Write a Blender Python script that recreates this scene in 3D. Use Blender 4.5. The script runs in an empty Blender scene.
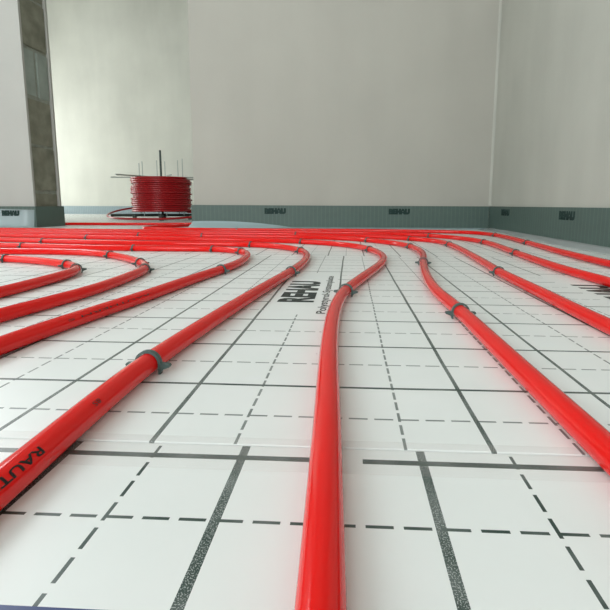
import bpy, bmesh, math, random
from mathutils import Vector, Matrix
random.seed(7)
sc = bpy.context.scene
C = sc.collection

# ------------------------------------------------------------------ camera
FPX, CX, CY = 446.35, 328.25, 265.80          # focal length and principal point for a 610 x 610 frame
PITCH, YAW, ROLL, CAM_H = 0.13626, -0.04783, 0.00501, 0.13977
cam = bpy.data.cameras.new('camera')
cam_o = bpy.data.objects.new('camera', cam); C.objects.link(cam_o)
fw = Vector((math.sin(YAW)*math.cos(PITCH), math.cos(YAW)*math.cos(PITCH), -math.sin(PITCH)))
rt = Vector((math.cos(YAW), -math.sin(YAW), 0)); up = rt.cross(fw)
r2 = rt*math.cos(ROLL) + up*math.sin(ROLL); u2 = up*math.cos(ROLL) - rt*math.sin(ROLL)
M = Matrix((r2, u2, -fw)).transposed().to_4x4(); M.translation = Vector((0, 0, CAM_H))
cam_o.matrix_world = M
cam.sensor_width = 36; cam.lens = 36*FPX/610
cam.shift_x = (305-CX)/610; cam.shift_y = (CY-305)/610
cam.clip_start = 0.01
sc.camera = cam_o

# ------------------------------------------------------------------ world, daylight, exposure
w = bpy.data.worlds.new('overcast_sky'); sc.world = w; w.use_nodes = True
w.node_tree.nodes['Background'].inputs[0].default_value = (0.86, 0.95, 1.0, 1)
w.node_tree.nodes['Background'].inputs[1].default_value = 1.6
def area_light(name, loc, rot, sx, sy, power, col=(0.93, 0.98, 1.0)):
    l = bpy.data.lights.new(name, 'AREA'); l.shape = 'RECTANGLE'; l.size = sx; l.size_y = sy
    l.energy = power; l.color = col
    o = bpy.data.objects.new(name, l); C.objects.link(o); o.location = loc; o.rotation_euler = rot
# daylight standing in the window openings (behind the camera, to the left, and in the far room)
area_light('daylight_behind', (-1.3, -2.78, 1.45), (math.radians(90), 0, 0), 2.6, 1.9, 132)
area_light('daylight_left', (-3.88, -0.3, 1.3), (0, math.radians(-90), 0), 2.2, 2.4, 26)
area_light('daylight_far_room', (-4.98, 4.5, .85), (0, math.radians(-90), 0), 1.1, 1.8, 86, (.98, 1, .98))
area_light('added_streak_light', (-2.55, 2.47, 1.95), (math.radians(-90), 0, math.radians(-4)), 1.1, .9, 60)  # added unseen lamp, meant to put white streaks on the left pipes
sc.view_settings.view_transform = 'Standard'; sc.view_settings.look = 'None'
sc.view_settings.gamma = 1; sc.view_settings.use_curve_mapping = False
sc.view_settings.exposure = -0.23

# ------------------------------------------------------------------ helpers
def link(name, me, mat=None, parent=None):
    o = bpy.data.objects.new(name, me); C.objects.link(o)
    if mat is not None and me is not None and not me.materials: me.materials.append(mat)
    if parent is not None: o.parent = parent
    return o
def bm_obj(name, bm, mat, parent=None, smooth=False):
    me = bpy.data.meshes.new(name)
    bmesh.ops.recalc_face_normals(bm, faces=bm.faces)
    bm.to_mesh(me); bm.free()
    if smooth:
        for p in me.polygons: p.use_smooth = True
    return link(name, me, mat, parent)
def tag(o, label, cat, group=None):
    o['label'] = label; o['category'] = cat
    if group: o['group'] = group
    return o
def struct(o): o['kind'] = 'structure'; return o
def thing(name, label, cat, loc=(0, 0, 0), rz=0, group=None):
    o = bpy.data.objects.new(name, None); C.objects.link(o); o.empty_display_size = .05
    o.location = loc; o.rotation_euler = (0, 0, rz)
    return tag(o, label, cat, group)
def prism(bm, pts, z0, z1):
    lo = [bm.verts.new((x, y, z0)) for x, y in pts]; hi = [bm.verts.new((x, y, z1)) for x, y in pts]
    n = len(pts)
    bm.faces.new(lo[::-1]); bm.faces.new(hi)
    for i in range(n): bm.faces.new((lo[i], lo[(i+1) % n], hi[(i+1) % n], hi[i]))
def box(bm, x0, x1, y0, y1, z0, z1): prism(bm, [(x0, y0), (x1, y0), (x1, y1), (x0, y1)], z0, z1)
def bevel(bm, w, seg=1):
    bmesh.ops.bevel(bm, geom=bm.edges[:], offset=w, segments=seg, affect='EDGES', clamp_overlap=True)
def catmull(pts, step=.01):
    P = [Vector(p) for p in pts]
    P = [P[0]*2-P[1]] + P + [P[-1]*2-P[-2]]
    out = []
    for i in range(1, len(P)-2):
        p0, p1, p2, p3 = P[i-1:i+3]
        t0 = 0; t1 = t0+max((p1-p0).length, 1e-6)**.5; t2 = t1+max((p2-p1).length, 1e-6)**.5; t3 = t2+max((p3-p2).length, 1e-6)**.5
        n = max(2, int((p2-p1).length/step))
        for k in range(n):
            t = t1+(t2-t1)*k/n
            a1 = p0*((t1-t)/(t1-t0))+p1*((t-t0)/(t1-t0)); a2 = p1*((t2-t)/(t2-t1))+p2*((t-t1)/(t2-t1)); a3 = p2*((t3-t)/(t3-t2))+p3*((t-t2)/(t3-t2))
            b1 = a1*((t2-t)/(t2-t0))+a2*((t-t0)/(t2-t0)); b2 = a2*((t3-t)/(t3-t1))+a3*((t-t1)/(t3-t1))
            out.append(b1*((t2-t)/(t2-t1))+b2*((t-t1)/(t2-t1)))
    out.append(P[-2])
    return out
def resample(path, step):
    out = [path[0].copy()]; acc = 0
    for a, b in zip(path, path[1:]):
        L = (b-a).length
        while acc+L >= step and L > 1e-9:
            f = (step-acc)/L; a = a.lerp(b, f); L = (b-a).length; acc = 0; out.append(a.copy())
        acc += L
    return out
def smooth_path(path, it):
    for _ in range(it):
        path = [path[0]]+[(path[i-1]+path[i]*2+path[i+1])/4 for i in range(1, len(path)-1)]+[path[-1]]
    return path
def sweep(bm, path, r, seg=16, closed=False):
    n = len(path); rings = []
    side = None
    for i, p in enumerate(path):
        a = path[(i-1) % n] if (closed or i > 0) else p
        b = path[(i+1) % n] if (closed or i < n-1) else p
        t = (b-a).normalized()
        u_ = Vector((0, 0, 1)) if abs(t.z) < .9 else Vector((1, 0, 0))
        s = t.cross(u_).normalized(); v = s.cross(t)
        rings.append([bm.verts.new(p + s*(r*math.cos(2*math.pi*k/seg)) + v*(r*math.sin(2*math.pi*k/seg))) for k in range(seg)])
    m = n if closed else n-1
    for i in range(m):
        A, B = rings[i], rings[(i+1) % n]
        for k in range(seg): bm.faces.new((A[k], A[(k+1) % seg], B[(k+1) % seg], B[k]))
    if not closed: bm.faces.new(rings[0][::-1]); bm.faces.new(rings[-1])
def text_mesh(txt, size, bold=0.0):
    cu = bpy.data.curves.new('text', 'FONT'); cu.body = txt; cu.size = size; cu.offset = bold; cu.resolution_u = 3
    o = bpy.data.objects.new('text', cu); C.objects.link(o)
    dg = bpy.context.evaluated_depsgraph_get(); dg.update()
    me = bpy.data.meshes.new_from_object(o.evaluated_get(dg))
    bpy.data.objects.remove(o); bpy.data.curves.remove(cu)
    return me
def text_fit(txt, length, height, bold):
    """lettering scaled to an exact length (x) and height (y), lower left corner at the origin"""
    me = text_mesh(txt, 1.0, bold)
    xs = [v.co.x for v in me.vertices]; ys = [v.co.y for v in me.vertices]
    x0, x1, y0, y1 = min(xs), max(xs), min(ys), max(ys)
    for v in me.vertices: v.co = Vector(((v.co.x-x0)/(x1-x0)*length, (v.co.y-y0)/(y1-y0)*height, 0))
    return me

# ------------------------------------------------------------------ materials
class E:
    """tiny expression wrapper over math nodes"""
    def __init__(s, nt, v): s.nt = nt; s.v = v
    def op(s, op, *o):
        n = s.nt.nodes.new('ShaderNodeMath'); n.operation = op
        for i, q in enumerate((s,)+o):
            q = q.v if isinstance(q, E) else q
            if isinstance(q, (int, float)): n.inputs[i].default_value = q
            else: s.nt.links.new(q, n.inputs[i])
        return E(s.nt, n.outputs[0])
    def __add__(s, o): return s.op('ADD', o)
    def __sub__(s, o): return s.op('SUBTRACT', o)
    def __mul__(s, o): return s.op('MULTIPLY', o)
    def lt(s, o): return s.op('LESS_THAN', o)
    def gt(s, o): return s.op('GREATER_THAN', o)
    def frac(s): return s.op('FRACT')
    def abs(s): return s.op('ABSOLUTE')
    def max(s, o): return s.op('MAXIMUM', o)
def new_mat(name):
    m = bpy.data.materials.new(name); m.use_nodes = True
    return m, m.node_tree, m.node_tree.nodes['Principled BSDF']
def plain(name, col, rough=.5, spec=.5, noise=0, scale=20, metal=0, bump=0):
    m, nt, b = new_mat(name)
    b.inputs['Base Color'].default_value = (*col, 1); b.inputs['Roughness'].default_value = rough
    b.inputs['Specular IOR Level'].default_value = spec; b.inputs['Metallic'].default_value = metal
    if noise or bump:
        tc = nt.nodes.new('ShaderNodeTexCoord'); nz = nt.nodes.new('ShaderNodeTexNoise')
        nz.inputs['Scale'].default_value = scale; nz.inputs['Detail'].default_value = 5
        nt.links.new(tc.outputs['Object'], nz.inputs['Vector'])
        if noise:
            r = nt.nodes.new('ShaderNodeValToRGB')
            r.color_ramp.elements[0].position = .3; r.color_ramp.elements[1].position = .7
            r.color_ramp.elements[0].color = (*[c*(1-noise) for c in col], 1); r.color_ramp.elements[1].color = (*[min(1, c*(1+noise)) for c in col], 1)
            nt.links.new(nz.outputs['Fac'], r.inputs['Fac']); nt.links.new(r.outputs['Color'], b.inputs['Base Color'])
        if bump:
            bp = nt.nodes.new('ShaderNodeBump'); bp.inputs['Strength'].default_value = bump; bp.inputs['Distance'].default_value = .003
            nt.links.new(nz.outputs['Fac'], bp.inputs['Height']); nt.links.new(bp.outputs['Normal'], b.inputs['Normal'])
    return m
def plaster(name, col, var=.06):
    """trowelled lime plaster: broad mottling, vertical trowel streaks, fine sandy relief"""
    m, nt, b = new_mat(name)
    tc = nt.nodes.new('ShaderNodeTexCoord')
    def nz(scale, vec=(1, 1, 1), detail=4):
        mp = nt.nodes.new('ShaderNodeMapping'); mp.inputs['Scale'].default_value = vec
        n = nt.nodes.new('ShaderNodeTexNoise'); n.inputs['Scale'].default_value = scale; n.inputs['Detail'].default_value = detail
        nt.links.new(tc.outputs['Object'], mp.inputs['Vector']); nt.links.new(mp.outputs['Vector'], n.inputs['Vector'])
        return E(nt, n.outputs['Fac'])
    a = nz(2.2); s = nz(6, (1, 1, .18)); g = nz(180, detail=2)
    f = a*.55 + s*.35 + g*.10
    r = nt.nodes.new('ShaderNodeValToRGB'); r.color_ramp.elements[0].position = .3; r.color_ramp.elements[1].position = .7
    r.color_ramp.elements[0].color = (*[c*(1-var) for c in col], 1); r.color_ramp.elements[1].color = (*[c*(1+var) for c in col], 1)
    nt.links.new(f.v, r.inputs['Fac']); nt.links.new(r.outputs['Color'], b.inputs['Base Color'])
    b.inputs['Roughness'].default_value = .85; b.inputs['Specular IOR Level'].default_value = .2
    bp = nt.nodes.new('ShaderNodeBump'); bp.inputs['Strength'].default_value = .15; bp.inputs['Distance'].default_value = .002
    nt.links.new((s*.6+g*.4).v, bp.inputs['Height']); nt.links.new(bp.outputs['Normal'], b.inputs['Normal'])
    return m
INK = (.028, .056, .046)
def board_mat(name, x0, y0, wl=.0032, wc=.0032, wd=.0019, warp=.0012, blanks=(), line_from=None, blue=None, stipple=.35, dash_op=.8):
    """white film with a printed 10 cm laying grid: solid lines every 10 cm, dashed lines half way"""
    m, nt, b = new_mat(name)
    tc = nt.nodes.new('ShaderNodeTexCoord'); sp = nt.nodes.new('ShaderNodeSeparateXYZ')
    nt.links.new(tc.outputs['Object'], sp.inputs[0])
    X = E(nt, sp.outputs[0]); Y = E(nt, sp.outputs[1])
    def noise(scale, detail=2):
        n = nt.nodes.new('ShaderNodeTexNoise'); n.inputs['Scale'].default_value = scale; n.inputs['Detail'].default_value = detail
        nt.links.new(tc.outputs['Object'], n.inputs['Vector']); return E(nt, n.outputs['Fac'])
    wv = noise(5, 1)
    Yw = Y + (wv-.5)*(warp*4); Xw = X + (noise(7, 1)-.5)*(warp*2)
    def solid(c, o, wd_): return (((c-o)*10+.5).frac()-.5).abs().lt(wd_*5)
    def half(c, o, wd_): return (((c-o)*10).frac()-.5).abs().lt(wd_*5)
    def dash(c, o): return ((c-o)*60+.16).frac().lt(.74)
    sx = solid(Xw, x0, wl); sy = solid(Yw, y0, wc)
    if line_from is not None: sy = sy*X.gt(line_from)
    dx = half(Xw, x0, wd)*dash(Yw, y0); dy = half(Yw, y0, wd)*dash(Xw, x0+.003)
    st = noise(1700, 0)
    sx = sx*(st.gt(.40)*stipple+(1-stipple))
    wear = noise(40, 3)*.4+.76
    ink = (sx.max(sy)).max((dx.max(dy))*dash_op)*wear
    for (a, b_, c, d) in blanks:
        inside = X.gt(a)*X.lt(b_)*Y.gt(c)*Y.lt(d)
        ink = ink*(E(nt, inside.v).op('MULTIPLY', -1)+1)
    ink = ink.op('MINIMUM', 1.0)
    base = nt.nodes.new('ShaderNodeValToRGB'); base.color_ramp.elements[0].position = .3; base.color_ramp.elements[1].position = .7
    base.color_ramp.elements[0].color = (.795, .83, .81, 1); base.color_ramp.elements[1].color = (.845, .872, .855, 1)
    nt.links.new(noise(9, 4).v, base.inputs['Fac'])
    # a few tiny specks of dirt on the film
    specks = noise(75, 1).gt(.80)*.35
    mx0 = nt.nodes.new('ShaderNodeMix'); mx0.data_type = 'RGBA'
    nt.links.new(specks.v, mx0.inputs[0]); nt.links.new(base.outputs[0], mx0.inputs[6]); mx0.inputs[7].default_value = (.25, .27, .26, 1)
    mx = nt.nodes.new('ShaderNodeMix'); mx.data_type = 'RGBA'
    nt.links.new(ink.v, mx.inputs[0]); nt.links.new(mx0.outputs[2], mx.inputs[6]); mx.inputs[7].default_value = (*INK, 1)
    out = mx.outputs[2]
    if blue is not None:
        mb = nt.nodes.new('ShaderNodeMix'); mb.data_type = 'RGBA'
        nt.links.new((Y.gt(blue[0])*Y.lt(blue[1])).v, mb.inputs[0]); nt.links.new(out, mb.inputs[6]); mb.inputs[7].default_value = (.015, .04, .16, 1)
        out = mb.outputs[2]
    nt.links.new(out, b.inputs['Base Color'])
    b.inputs['Roughness'].default_value = .38; b.inputs['Specular IOR Level'].default_value = .45
    bp = nt.nodes.new('ShaderNodeBump'); bp.inputs['Strength'].default_value = .12; bp.inputs['Distance'].default_value = .004
    nt.links.new(noise(14, 2).v, bp.inputs['Height']); nt.links.new(bp.outputs['Normal'], b.inputs['Normal'])
    return m
def strip_mat(name, col, axis=0):
    """closed cell foam edge strip with fine upright grooves"""
    m, nt, b = new_mat(name)
    tc = nt.nodes.new('ShaderNodeTexCoord'); sp = nt.nodes.new('ShaderNodeSeparateXYZ'); nt.links.new(tc.outputs['Object'], sp.inputs[0])
    c = E(nt, sp.outputs[axis]); g = ((c*42).frac()-.5).abs().gt(.40)
    n = nt.nodes.new('ShaderNodeTexNoise'); n.inputs['Scale'].default_value = 25; nt.links.new(tc.outputs['Object'], n.inputs['Vector'])
    f = g*.45 + E(nt, n.outputs['Fac'])*.5
    r = nt.nodes.new('ShaderNodeValToRGB')
    r.color_ramp.elements[0].color = (*[q*.88 for q in col], 1); r.color_ramp.elements[1].color = (*[q*1.25 for q in col], 1)
    nt.links.new(f.v, r.inputs[0]); nt.links.new(r.outputs[0], b.inputs['Base Color'])
    b.inputs['Roughness'].default_value = .5; b.inputs['Specular IOR Level'].default_value = .4
    bp = nt.nodes.new('ShaderNodeBump'); bp.inputs['Strength'].default_value = .4; bp.inputs['Distance'].default_value = .002
    nt.links.new(g.v, bp.inputs['Height']); nt.links.new(bp.outputs['Normal'], b.inputs['Normal'])
    return m

M_PL = plaster('plaster_warm_grey', (.48, .465, .415))
M_PLR = plaster('plaster_grey', (.50, .50, .447), .10)
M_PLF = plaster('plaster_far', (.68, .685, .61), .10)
M_PLW = plaster('plaster_white', (.52, .515, .48))
M_CEIL = plain('ceiling_white', (.46, .46, .44), .9, noise=.08, scale=3)
M_CONC = plain('concrete', (.3, .3, .29), .9, noise=.15, scale=8)
M_BLOCK = plain('lime_sand_block', (.275, .275, .215), .9, .2, noise=.22, scale=14, bump=.6)
M_BLOCK2 = plain('grey_smeared_block', (.36, .41, .37), .9, .2, noise=.18, scale=10, bump=.6)
M_MORTAR = plain('mortar', (.34, .36, .31), .95, .1, noise=.15, scale=30, bump=.5)
M_STRIP = strip_mat('foam_strip', (.098, .145, .126), 0)
M_STRIP_R = strip_mat('foam_strip_side', (.088, .135, .117), 1)
M_STRIP_F = strip_mat('foam_strip_hazed', (.30, .38, .40), 0)  # foam made paler: haze and overexposure put into the colour
M_INKD = plain('dark_green_ink', (.014, .040, .035), .6, .3)
M_INKB = plain('black_green_ink', (.020, .030, .027), .5, .3, noise=.3, scale=300)
M_INKP = plain('black_pipe_ink', (.012, .006, .005), .4, .4)
M_PIPE = plain('red_plastic_pipe', (.77, .005, .003), .13, .38)
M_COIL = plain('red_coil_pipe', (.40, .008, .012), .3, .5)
M_CLIP = plain('dark_green_plastic', (.060, .105, .097), .42, .5)
M_STEEL = plain('galvanised_steel', (.42, .46, .43), .4, .5, metal=.6)
M_DSTEEL = plain('dark_steel', (.05, .07, .06), .45, .5, metal=.4)
M_FRAME = plain('window_frame', (.7, .7, .7), .5)
def film_mat(name, col, alpha, rough):
    m, nt, b = new_mat(name); b.inputs['Base Color'].default_value = (*col, 1); b.inputs['Roughness'].default_value = rough
    b.inputs['Alpha'].default_value = alpha; return m
M_TAPE = film_mat('clear_tape', (.82, .74, .72), .05, .25)
M_FILM2 = film_mat('polyethylene_film_white', (.80, .83, .83), .5, .25)
M_FILM3 = film_mat('polyethylene_film_thin', (.66, .78, .80), .38, .2)
M_FILM = film_mat('polyethylene_film', (.62, .78, .82), .72, .2)

# ------------------------------------------------------------------ the shell
ROOM_H = 2.85
def yb(x): return 2.643+.069*x                         # face line of the wall ahead
YF = 5.85                                              # far wall of the room beyond
def wall(name, polys, mat):
    bm = bmesh.new()
    for pts, z0, z1 in polys: prism(bm, pts, z0, z1)
    return struct(bm_obj(name, bm, mat))
fl = bmesh.new(); box(fl, -5.0, 1.3, -2.9, 6.0, -.15, -.031); floor = struct(bm_obj('floor', fl, M_CONC))
cl = bmesh.new(); box(cl, -5.0, 1.3, -2.9, 6.0, ROOM_H, ROOM_H+.15); struct(bm_obj('ceiling', cl, M_CEIL))
XR = .828
wall('wall_back', [([(-.905, yb(-.905)), (XR, yb(XR)), (XR, yb(XR)+.17), (-.905, yb(-.905)+.17)], -.03, ROOM_H)], M_PL)
wall('wall_right', [([(XR, -2.62), (1.0, -2.62), (1.0, 2.95), (XR, 2.95)], -.03, ROOM_H)], M_PLR)
# left of the doorway: a block wall with plaster on both faces, its end left bare
XP = -1.832; T = .245; SK = .016
WA, WB, WZ0, WZ1 = -3.15, -1.95, 1.45, 2.45             # opening added unseen above the frame, for a lamp that streaks the pipes
def skins(a, b, z0, z1, core=True):
    r = [([(a, yb(a)), (b, yb(b)), (b, yb(b)+SK), (a, yb(a)+SK)], z0, z1), ([(a, yb(a)+T-SK), (b, yb(b)+T-SK), (b, yb(b)+T), (a, yb(a)+T)], z0, z1)]
    return r
wl = wall('wall_back_left', skins(-3.7, WA, -.03, ROOM_H)+skins(WA, WB, -.03, WZ0)+skins(WA, WB, WZ1, ROOM_H)+skins(WB, XP+.010, -.03, ROOM_H), M_PLW)
bm = bmesh.new(); box(bm, WB+.004, XP-.006, yb(XP)+SK-.003, yb(XP)+T-SK+.003, -.03, ROOM_H); bm_obj('mortar_core', bm, M_MORTAR, wl)
zs = [-.02, .205, .47, .745, 1.015, 1.29, 1.56, 1.83, 2.10, 2.37, 2.64, ROOM_H]
for i in range(len(zs)-1):
    y0, y1 = yb(XP)+SK, yb(XP)+T-SK
    spans = [(y0, y0+(y1-y0)*.47), (y0+(y1-y0)*.52, y1)] if i in (4-1, 8) else [(y0, y1)]
    for (a, c) in spans:
        bm = bmesh.new()
        jig = random.uniform(-.003, .003)
        # one block: face slightly out of true, chipped arrises
        box(bm, XP-.16, XP+jig, a+.0015, c-.0015, zs[i]+.006, zs[i+1]-.006); bevel(bm, .006, 2)
        for v in bm.verts: v.co.x += random.uniform(-.002, .002); v.co.z += random.uniform(-.003, .003)
        bm_obj('block', bm, M_BLOCK2 if i == 3 else M_BLOCK, wl)
# plaster fillet in the corner of the two walls
bm = bmesh.new(); prism(bm, [(XR-.0005, yb(XR)-.0005), (XR-.014, yb(XR)-.0005), (XR-.006, yb(XR)-.006), (XR-.0005, yb(XR)-.014)], .136, ROOM_H); struct(bm_obj('trim_2', bm, M_PLR))
# lintel over the doorway (above the frame)
wall('trim_1', [([(XP+.011, yb(XP)), (-.906, yb(-.906)), (-.906, yb(-.906)+.17), (XP+.011, yb(XP)+.17)], 2.1, ROOM_H)], M_PL)
def holed(name, axis, at, th, a0, a1, b0, b1, h0, h1, mat):
    """a wall along an axis with one window opening"""
    bm = bmesh.new()
    for (p, q, z0, z1) in ((a0, b0, -.03, ROOM_H), (b1, a1, -.03, ROOM_H), (b0, b1, -.03, h0), (b0, b1, h1, ROOM_H)):
        if axis == 'x': box(bm, p, q, at, at+th, z0, z1)
        else: box(bm, at, at+th, p, q, z0, z1)
    return struct(bm_obj(name, bm, mat))
holed('wall_front', 'x', -2.8, .18, -3.9, 1.0, -2.6, 0.0, .5, 2.4, M_PLR)
holed('wall_left', 'y', -3.9, .2, -2.62, 2.38, -1.4, .8, .1, 2.5, M_PLR)
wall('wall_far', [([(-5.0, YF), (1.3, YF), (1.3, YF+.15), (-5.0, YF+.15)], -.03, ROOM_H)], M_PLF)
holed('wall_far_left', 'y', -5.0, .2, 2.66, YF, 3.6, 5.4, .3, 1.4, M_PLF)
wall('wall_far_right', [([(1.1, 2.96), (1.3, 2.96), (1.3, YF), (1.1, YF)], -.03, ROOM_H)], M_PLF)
def window(n, axis, at, b0, b1, h0, h1):
    bm = bmesh.new(); t = .06
    mid = (b0+b1)/2
    for (p, q, z0, z1) in ((b0, b0+t, h0, h1), (b1-t, b1, h0, h1), (b0, b1, h0, h0+t), (b0, b1, h1-t, h1), (mid-t/2, mid+t/2, h0, h1)):
        if axis == 'x': box(bm, p, q, at, at+.06, z0, z1)
        else: box(bm, at, at+.06, p, q, z0, z1)
    struct(bm_obj('window_%d' % n, bm, M_FRAME))
window(4, 'x', 2.50, WA, WB, WZ0, WZ1)  # frame round the added opening, not a known window
window(1, 'x', -2.72, -2.6, 0.0, .5, 2.4)
window(2, 'y', -3.82, -1.4, .8, .1, 2.5)
window(3, 'y', -4.92, 3.6, 5.4, .3, 1.4)

# ------------------------------------------------------------------ insulation boards on the floor (parts of the floor)
X0, Y0 = -.0162, .2290
TXT = (-.1135, -.0205, .556, .905)
TXT2 = (.378, .470, .556, .905)
m_front_l = board_mat('board_front_left', .0414, Y0, .0048, .0045, .0019, .0003, blue=(.122, .1334), stipple=.42, dash_op=1)
m_front_r = board_mat('board_front_right', .0414, Y0, .0048, .0045, .0019, .0003, line_from=.0085, stipple=.42, dash_op=1)
m_mid = board_mat('board_mid', X0, Y0, blanks=(TXT, TXT2))
m_mid2 = board_mat('board_mid_left', X0, Y0)
m_far = board_mat('board_far', .240, Y0+.012, dash_op=.6)
m_beyond = board_mat('board_beyond', .05, .03)
def board(x0, x1, y0, y1, mat):
    bm = bmesh.new(); box(bm, x0, x1, y0, y1, -.0305, 0.0); bevel(bm, .0006, 1)
    return bm_obj('insulation_board', bm, mat, floor)
YS = .2415
board(-1.25, -.0086, -.76, YS, m_front_l); board(-.0082, XR-.011, -.76, YS, m_front_r)
board(-1.25, XR-.011, -2.5, -.761, m_mid2); board(-3.65, -1.2508, -2.5, YS, m_mid2)
b_mid = board(-1.45, XR-.011, YS+.0012, 1.222, m_mid); board(-3.65, -1.4508, YS+.0012, 1.222, m_mid2)
board(-1.60, XR-.011, 1.2235, 2.20, m_far); board(-3.65, -1.6008, 1.2235, 2.20, m_far)
bm = bmesh.new(); prism(bm, [(-3.65, 2.2012), (XR-.011, 2.2012), (XR-.011, yb(XR)-.012), (-3.65, yb(-3.65)-.012)], -.0305, 0); bm_obj('insulation_board', bm, m_far, floor)
bm = bmesh.new(); prism(bm, [(XP+.03, yb(XP)-.010), (-.945, yb(-.945)-.010), (-.945, yb(-.945)+T+.02), (XP+.03, yb(XP)+T+.02)], -.0305, 0); bm_obj('insulation_board', bm, m_beyond, floor)
bm = bmesh.new(); prism(bm, [(-4.78, yb(-4.78)+T+.021), (1.08, yb(1.08)+T+.021), (1.08, YF-.012), (-4.78, YF-.012)], -.0305, 0); bm_obj('insulation_board', bm, m_beyond, floor)
def board_print(txt, x_base, y_start, length, height, bold):
    me = text_fit(txt, length, height, bold)
    for v in me.vertices: v.co = Vector((x_base-v.co.y, y_start+v.co.x, .00025))
    me.flip_normals() if me.polygons and me.polygons[0].normal.z < 0 else None
    return link('print', me, M_INKB, b_mid)
for dx in (0, .4985):
    board_print('REHAU', -.0505+dx, .628, .178, .054, .05)
    board_print('Polystyrol-Systemplatte', -.0265+dx, .562, .305, .0165, .012)
# clear tape over the joint between the boards
bm = bmesh.new(); box(bm, -1.2, XR-.015, .2170, .2500, .00012, .00032)
tag(bm_obj('seam_tape', bm, M_TAPE), 'clear adhesive tape over the cross joint of the white boards', 'tape')

# ------------------------------------------------------------------ foam edge strips along the walls
HS = .134
def strip(name, pts, off, h, mat, label):
    """a foam strip of 10 mm standing on the floor in front of a wall line"""
    bm = bmesh.new(); prism(bm, pts, -.03, h)
    return tag(bm_obj(name, bm, mat), label, 'edge strip')
s_back = strip('edge_strip', [(-.920, yb(-.920)-.0105), (XR-.0108, yb(XR)-.0105), (XR-.0108, yb(XR)-.0005), (-.910, yb(-.905)-.0005), (-.910, yb(-.905)+.17), (-.920, yb(-.905)+.17)], 0, HS, M_STRIP, 'long dark green-grey foam edge strip along the wall ahead')
s_right = strip('edge_strip', [(XR-.0105, -2.5), (XR-.0005, -2.5), (XR-.0005, yb(XR)-.0125), (XR-.0105, yb(XR)-.0125)], 0, HS, M_STRIP_R, 'dark green-grey foam edge strip along the right wall')
xe = XP+.0105
s_left = strip('edge_strip', [(-3.6, yb(-3.6)-.0105), (xe+.012, yb(XP)-.0105), (xe+.012, yb(XP)+T+.005), (xe+.001, yb(XP)+T+.005), (xe+.001, yb(XP)-.0005), (-3.6, yb(-3.6)-.0005)], 0, HS-.013, M_STRIP, 'foam edge strip wrapped round the bare block pillar left of the doorway')
strip('edge_strip', [(-4.78, YF-.0105), (1.08, YF-.0105), (1.08, YF-.0005), (-4.78, YF-.0005)], 0, .105, M_STRIP_F, 'foam edge strip along the far wall behind the pipe reel, painted haze-pale grey-blue')
def strip_print(parent, p0, p1, z0, z1, off):
    """dark lettering printed on a strip, from p0 to p1 (left to right as seen)"""
    p0 = Vector((*p0, 0)); p1 = Vector((*p1, 0)); d = p1-p0; L = d.length; d.normalize(); n = Vector((d.y, -d.x, 0))
    me = text_fit('REHAU', L, z1-z0, .13)
    for v in me.vertices: v.co = p0 + d*v.co.x + n*off + Vector((0, 0, z0+v.co.y))
    return link('print', me, M_INKD, parent)
for x in (-.498, .226): strip_print(s_back, (x, yb(x)-.0105), (x+.125, yb(x+.125)-.0105), .084, .118, .0004)
strip_print(s_left, (-2.00, yb(-2.0)-.0105), (-1.90, yb(-1.9)-.0105), .066, .098, .006)
for y in (2.475, 1.80): strip_print(s_right, (XR-.0105, y), (XR-.0105, y-.125), .086, .120, .0004)
def flap(parent, xs, h, reach, mat=None):
    """thin clear film welded to the strip, bulging out over the boards"""
    bm = bmesh.new(); rows = []
    for x in xs:
        hh = h(x); row = []
        for k in range(9):
            t = k/8
            a = t*math.pi/2
            yy = yb(x)-.0112-reach(x)*(1-math.cos(a))**.8
            row.append(bm.verts.new((x, yy, .0006+hh*(1-t)**.9+.003*math.sin(x*37+t*3)*t*(1-t))))
        rows.append(row)
    for A, B in zip(rows, rows[1:]):
        for k in range(8): bm.faces.new((A[k], B[k], B[k+1], A[k+1]))
    o = bm_obj('film_flap', bm, mat or M_FILM, parent, smooth=True)
    sm = o.modifiers.new('thickness', 'SOLIDIFY'); sm.thickness = .0004
    return o
N = 40
flap(s_back, [-.915+1.72*i/N for i in range(N+1)], lambda x: .006+.036*max(0, 1-((x+.80)/.46)**2) if x < -.34 else .006, lambda x: .05+.06*max(0, 1-((x+.8)/.5)**2))
bm = bmesh.new()
rows = []
for i in range(31):
    y = -1.2+(3.85)*i/30
    rows.append([bm.verts.new((XR-.0112-.07*k/5-(.012*math.sin(y*5)+.01*math.sin(y*13))*k/5, y, .0006+.010*(1-k/5)**2)) for k in range(6)])
for A, B in zip(rows, rows[1:]):
    for k in range(5): bm.faces.new((A[k], B[k], B[k+1], A[k+1]))
o = bm_obj('film_flap', bm, M_FILM2, s_right, smooth=True); o.modifiers.new('thickness', 'SOLIDIFY').thickness = .0004
flap(s_left, [-3.5+(xe+3.505)*i/20 for i in range(21)], lambda x: .112, lambda x: .012, M_FILM3)

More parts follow.
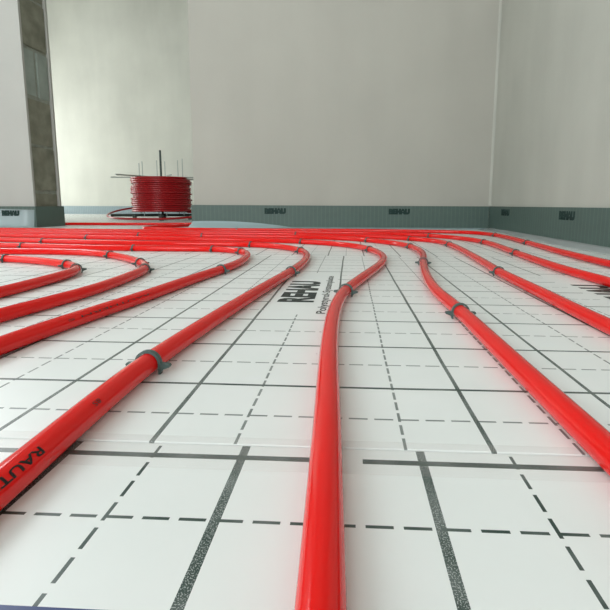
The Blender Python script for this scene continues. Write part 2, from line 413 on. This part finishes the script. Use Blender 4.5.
# ------------------------------------------------------------------ red heating pipes
PR = .0086; PZ = PR+.0004
PIPES = {
 'A': [(-2.9, 1.86), (-2.1, 1.82), (-1.428, 1.757), (-1.012, 1.693), (-0.638, 1.648), (-0.368, 1.631), (-0.177, 1.583), (-0.049, 1.502), (0.023, 1.415), (0.065, 1.305), (0.084, 1.187), (0.084, 1.088), (0.070, 0.994), (0.048, 0.899), (0.015, 0.765), (-0.008, 0.661), (-0.017, 0.564), (-0.019, 0.464), (-0.016, 0.342), (-0.012, 0.246), (-0.010, 0.183), (-0.008, 0.129), (-.006, 0), (-.01, -.4), (-.01, -1.4)],
 'B': [(-2.9, 1.66), (-2.0, 1.62), (-1.260, 1.549), (-0.882, 1.473), (-0.561, 1.448), (-0.377, 1.449), (-0.273, 1.423), (-0.191, 1.353), (-0.143, 1.276), (-0.115, 1.181), (-0.105, 1.071), (-0.107, 0.954), (-0.117, 0.839), (-0.142, 0.621), (-0.158, 0.453), (-0.166, 0.340), (-0.164, 0.244), (-0.161, 0.183), (-.16, .05), (-.16, -.4), (-.16, -1.4)],
 'C': [(-2.9, 1.46), (-1.8, 1.41), (-1.090, 1.338), (-0.776, 1.294), (-0.560, 1.288), (-0.410, 1.288), (-0.334, 1.260), (-0.292, 1.215), (-0.265, 1.143), (-0.252, 1.058), (-0.249, 0.963), (-0.257, 0.881), (-0.269, 0.806), (-0.280, 0.716), (-0.293, 0.599), (-0.308, 0.504), (-0.322, 0.383), (-.32, .1), (-.31, -.4), (-.31, -1.4)],
 'D': [(-2.9, 1.27), (-1.7, 1.22), (-0.955, 1.170), (-0.822, 1.177), (-0.711, 1.162), (-0.624, 1.119), (-0.542, 1.052), (-0.476, 0.981), (-0.431, 0.918), (-0.410, 0.868), (-0.401, 0.816), (-0.393, 0.718), (-0.391, 0.644), (-0.399, 0.563), (-0.409, 0.492), (-.43, .3), (-.46, -.2), (-.46, -1.4)],
 'E': [(-2.9, 1.12), (-1.6, 1.06), (-0.832, 1.018), (-0.731, 0.990), (-0.644, 0.949), (-0.589, 0.913), (-0.559, 0.883), (-0.537, 0.844), (-0.525, 0.800), (-0.520, 0.739), (-0.515, 0.623), (-.53, .4), (-.60, -.2), (-.61, -1.4)],
 'F': [(-2.9, 1.98), (-2.2, 1.96), (-1.558, 1.919), (-1.114, 1.865), (-0.709, 1.833), (-0.412, 1.826), (-0.202, 1.805), (0.001, 1.731), (0.126, 1.595), (0.183, 1.481), (0.202, 1.348), (0.198, 1.210), (0.171, 1.038), (0.145, 0.842), (0.134, 0.675), (0.138, 0.569), (0.139, 0.432), (0.139, 0.337), (0.140, 0.230), (.14, .0), (.14, -1.4)],
 'G': [(-2.9, 2.09), (-2.2, 2.07), (-1.689, 2.045), (-1.208, 2.012), (-0.769, 1.992), (-0.448, 1.990), (-0.220, 1.970), (0.085, 1.874), (0.250, 1.750), (0.322, 1.643), (0.336, 1.497), (0.330, 1.302), (0.307, 0.997), (0.297, 0.892), (0.290, 0.667), (0.285, 0.493), (.29, .1), (.29, -1.4)],
 'H': [(-2.9, 2.19), (-1.9, 2.17), (-1.3, 2.13), (-0.820, 2.118), (-0.481, 2.136), (-0.239, 2.136), (0.094, 2.087), (0.310, 1.989), (0.442, 1.814), (0.486, 1.604), (0.463, 1.261), (0.445, 0.936), (0.450, 0.799), (.45, .4), (.44, -1.4)],
 'I': [(.5, 2.98), (.0, 2.93), (-.55, 2.89), (-.82, 2.86), (-.965, 2.79), (-1.02, 2.68), (-1.06, 2.58), (-1.115, 2.48), (-1.13, 2.40), (-1.09, 2.34), (-1.02, 2.31), (-.9, 2.29), (-0.513, 2.279), (-0.257, 2.296), (0.103, 2.299), (0.449, 2.251), (0.590, 2.198), (0.650, 2.033), (0.634, 1.628), (0.603, 1.274), (0.594, 1.048), (.595, .6), (.59, -1.4)],
 'K': [(-3.6, 2.81), (-2.6, 2.80), (-1.75, 2.80), (-1.3, 2.86), (-1.0, 2.93), (-.5, 2.99), (.5, 3.06)],
}
PL = {
 'A': 'red plastic heating pipe running straight up the middle to the lower frame edge',
 'B': 'red heating pipe with large black lettering crossing the lower left corner',
 'C': 'red heating pipe with tiny dark print, between the lettered pipe and two sharp left bends',
 'D': 'red heating pipe with the larger of two sharp bends at the left',
 'E': 'leftmost red heating pipe with the smaller sharp bend near the left edge',
 'F': 'thick red heating pipe sweeping to the lower right corner, first right of middle pipe',
 'G': 'second red heating pipe right of the middle one, leaving the right edge halfway up',
 'H': 'third red heating pipe right of the middle one, passing over printed lettering',
 'I': 'red heating pipe closest to the foam strip of the right wall',
 'K': 'thin dark red line of pipe crossing the floor behind the doorway',
}
paths = {}; pipe_obj = {}
for k, pts in PIPES.items():
    pth = smooth_path(resample(catmull([(x, y, PZ) for x, y in pts], .008), .012), 12)
    bm = bmesh.new(); sweep(bm, pth, PR, 20)
    o = bm_obj('heating_pipe', bm, M_PIPE, smooth=True)
    tag(o, PL[k], 'pipe', 'red floor heating pipes')
    paths[k] = pth; pipe_obj[k] = o
def pipe_print(k, near, txt, length, height, ang, bold=.02, rev=True):
    """lettering wrapped on the pipe skin; ang is measured from the top towards +X"""
    pth = paths[k]; q = Vector((*near, PZ))
    i0 = min(range(len(pth)), key=lambda i: (pth[i]-q).length)-1
    off = (q-pth[i0]).dot((pth[i0+1]-pth[i0]).normalized())
    me = text_fit(txt, length, height, bold)
    b_ = bmesh.new(); b_.from_mesh(me); bmesh.ops.triangulate(b_, faces=b_.faces[:])
    bmesh.ops.subdivide_edges(b_, edges=b_.edges[:], cuts=2); b_.to_mesh(me); b_.free()
    s = [0]
    for a, b in zip(pth[i0:], pth[i0+1:]): s.append(s[-1]+(b-a).length)
    for v in me.vertices:
        x = v.co.x+off; j = 0
        while j < len(s)-2 and s[j+1] < x: j += 1
        a, b = pth[i0+j], pth[i0+j+1]; p = a.lerp(b, (x-s[j])/max(1e-9, s[j+1]-s[j])); t = (b-a).normalized()
        side = t.cross(Vector((0, 0, 1))); side = side if side.x > 0 else -side
        th = ang+(v.co.y-height/2)/PR*(1 if rev else -1)
        v.co = p+(side*math.sin(th)+Vector((0, 0, 1))*math.cos(th))*(PR+.00012)
    return link('print', me, M_INKP, pipe_obj[k])
pipe_print('B', (-.167, .2060), 'RAUTHERM S', .070, .0048, math.radians(45), .022)
pipe_print('B', (-.170, .264), '8S', .0075, .0034, math.radians(44), .0)
pipe_print('C', (-.292, .61), 'RAUTHERM S', .15, .0026, math.radians(66), .0)

# ------------------------------------------------------------------ clips pinning the pipes down
def clip_proto():
    ri, ro, w2 = PR+.0004, PR+.0025, .0022
    prof_o, prof_i = [], []
    n = 14
    bm = bmesh.new()
    pts = [(-ro, 0)]
    out = [(-ro+.0004, .0004)]+[(-ro*math.cos(math.pi*i/n), PZ+ro*math.sin(math.pi*i/n)) for i in range(n+1)]+[(ro-.0004, .0004)]
    inn = [(-ri+.0002, .0004)]+[(-ri*math.cos(math.pi*i/n), PZ+ri*math.sin(math.pi*i/n)) for i in range(n+1)]+[(ri-.0002, .0004)]
    V = [[bm.verts.new((x, y, z)) for (y, z) in L] for x in (-w2, w2) for L in (out, inn)]
    for i in range(len(out)-1):
        a, b, c, d = V
        bm.faces.new((a[i], a[i+1], b[i+1], b[i])); bm.faces.new((c[i], d[i], d[i+1], c[i+1]))
        bm.faces.new((a[i], c[i], c[i+1], a[i+1])); bm.faces.new((b[i], b[i+1], d[i+1], d[i]))
    a, b, c, d = V
    bm.faces.new((a[0], b[0], d[0], c[0])); bm.faces.new((a[-1], c[-1], d[-1], b[-1]))
    bmesh.ops.recalc_face_normals(bm, faces=bm.faces)
    arch = bpy.data.meshes.new('arch'); bm.to_mesh(arch); bm.free(); arch.materials.append(M_CLIP)
    wings = []
    for s in (-1, 1):
        bm = bmesh.new()
        tri = [(ro-.0012, .0100), (ro+.0070, .0092), (ro+.0080, .0078), (ro+.0072, .0064), (ro+.0012, .0042), (ro-.0008, .0006)]
        f = [bm.verts.new((-.0019, s*y, z)) for y, z in tri]; g = [bm.verts.new((.0019, s*y, z)) for y, z in tri]
        bm.faces.new(f); bm.faces.new(g[::-1])
        for i in range(len(tri)): bm.faces.new((f[i], g[i], g[(i+1) % len(tri)], f[(i+1) % len(tri)]))
        bmesh.ops.recalc_face_normals(bm, faces=bm.faces)
        me = bpy.data.meshes.new('wing'); bm.to_mesh(me); bm.free(); me.materials.append(M_CLIP); wings.append(me)
    return arch, wings
ARCH, WINGS = clip_proto()
CLIPS = {
 'A': ('the middle pipe', [((-0.006, 0.673), 'below its bend beside the printed lettering'), ((0.063, 1.32), 'on top of its bend'), ((-0.174, 1.584), 'left of its bend in the red bundle'), ((-1.025, 1.708), 'far left in the red bundle')]),
 'B': ('the lettered left pipe', [((-0.166, 0.352), 'large one, the nearest clip in view'), ((-0.119, 0.865), 'just below its bend'), ((-0.137, 1.271), 'on the top of its bend'), ((-0.327, 1.446), 'left of its bend where the bundle starts'), ((-1.071, 1.507), 'near the left edge')]),
 'C': ('the finely printed left pipe', [((-0.256, 0.881), 'below its bend'), ((-0.297, 1.228), 'on its bend'), ((-0.396, 1.289), 'just left of its bend'), ((-0.64, 1.28), 'midway along its cross run'), ((-1.008, 1.323), 'close to the left edge')]),
 'D': ('the larger sharp left bend', [((-0.414, 0.875), 'at the tip of the bend'), ((-0.470, 0.972), 'just behind the tip of the bend'), ((-0.617, 1.11), 'on the straight run behind the bend')]),
 'E': ('the leftmost hairpin pipe', [((-0.818, 1.015), 'at the left edge of the picture'), ((-0.604, 0.923), 'just behind the tip of the bend'), ((-0.552, 0.871), 'at the tip of the bend')]),
 'F': ('the lower right corner pipe', [((0.137, 0.547), 'large nearest one'), ((0.172, 1.038), 'below its bend'), ((0.192, 1.429), 'on its bend'), ((0.072, 1.68), 'left of its bend'), ((-0.888, 1.842), 'far left in the red bundle'), ((-0.613, 1.814), 'near the doorway corner')]),
 'G': ('the second pipe right of the middle', [((0.337, 1.516), 'on its bend'), ((0.295, 0.899), 'nearest one'), ((0.242, 1.775), 'just left of its bend'), ((-0.241, 1.954), 'in the red bundle')]),
 'H': ('the third pipe right of the middle', [((0.481, 1.633), 'on its bend'), ((0.46, 1.26), 'nearest one'), ((0.349, 1.961), 'left of its bend')]),
 'I': ('the right wall pipe', [((0.650, 2.033), 'on its bend'), ((0.634, 1.628), 'nearest one'), ((-0.586, 2.259), 'before the clear film')]),
}
for k, (pn, lst) in CLIPS.items():
    pth = paths[k]
    for (q, where) in lst:
        qq = Vector((*q, PZ)); i = min(range(1, len(pth)-1), key=lambda i: (pth[i]-qq).length)
        t = pth[i+1]-pth[i-1]
        e = thing('pipe_clip', 'green-grey clip on %s, %s' % (pn, where), 'clip', (pth[i].x, pth[i].y, 0), math.atan2(t.y, t.x), 'clips pinning the pipes')
        link('arch', ARCH, parent=e)
        for wm in WINGS: link('wing', wm, parent=e)

# ------------------------------------------------------------------ pipe reel in the far room
RX, RY = -1.655, 3.90
st = thing('pipe_reel', 'steel pipe reel stand with upright pins in the far room', 'reel', (RX, RY, 0))
def bar(bm, a, b, r, seg=8): sweep(bm, [Vector(a), Vector(b)], r, seg)
for ang in (.35, .35+math.pi/2):
    bm = bmesh.new(); c, s = math.cos(ang)*.42, math.sin(ang)*.42
    bar(bm, (-c, -s, .040), (c, s, .040), .012); bm_obj('base_bar', bm, M_DSTEEL, st)
    for q in (-1, 1):
        bm = bmesh.new(); bar(bm, (q*c*.55, q*s*.55, .0), (q*c*.55, q*s*.55, .04), .018, 10); bm_obj('foot', bm, M_DSTEEL, st)
for ang in (.05, .05+math.pi/3, .05+2*math.pi/3):
    bm = bmesh.new(); c, s = math.cos(ang)*.44, math.sin(ang)*.44
    bar(bm, (-c, -s, .368), (c, s, .368), .0055); bm_obj('top_arm', bm, M_STEEL, st)
    for q in (-1, 1):
        bm = bmesh.new(); c2, s2 = c*.43*q, s*.43*q
        bar(bm, (c2, s2, .04), (c2, s2, .51+.02*q), .004); bm_obj('pin', bm, M_STEEL, st)
bm = bmesh.new(); bar(bm, (0, 0, .02), (0, 0, .60), .009, 10); bm_obj('centre_pole', bm, M_DSTEEL, st)
bm = bmesh.new()
turn = 0
for layer, R in enumerate((.240, .222)):
    nT = 17; pts = []
    for i in range(nT*40):
        a = 2*math.pi*i/40; z = .068+(nT*.0172)*i/(nT*40)
        k = i//40
        rr = R+(.006*math.sin(k*2.3)+.005*math.sin(k*5.1+1)) + .003*math.sin(a+k)
        pts.append(Vector((rr*math.cos(a), rr*math.sin(a), z)))
    sweep(bm, pts, .0087, 8)
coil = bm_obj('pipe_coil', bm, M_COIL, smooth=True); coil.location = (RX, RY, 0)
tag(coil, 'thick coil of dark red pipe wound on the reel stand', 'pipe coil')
bm = bmesh.new()
loop = []
for i in range(72):
    a = 2*math.pi*i/72
    loop.append(Vector((.44*math.cos(a), .44*math.sin(a), .068+.052*math.sin(a)+.004*math.sin(3*a))))
sweep(bm, loop, .0087, 8, closed=True)
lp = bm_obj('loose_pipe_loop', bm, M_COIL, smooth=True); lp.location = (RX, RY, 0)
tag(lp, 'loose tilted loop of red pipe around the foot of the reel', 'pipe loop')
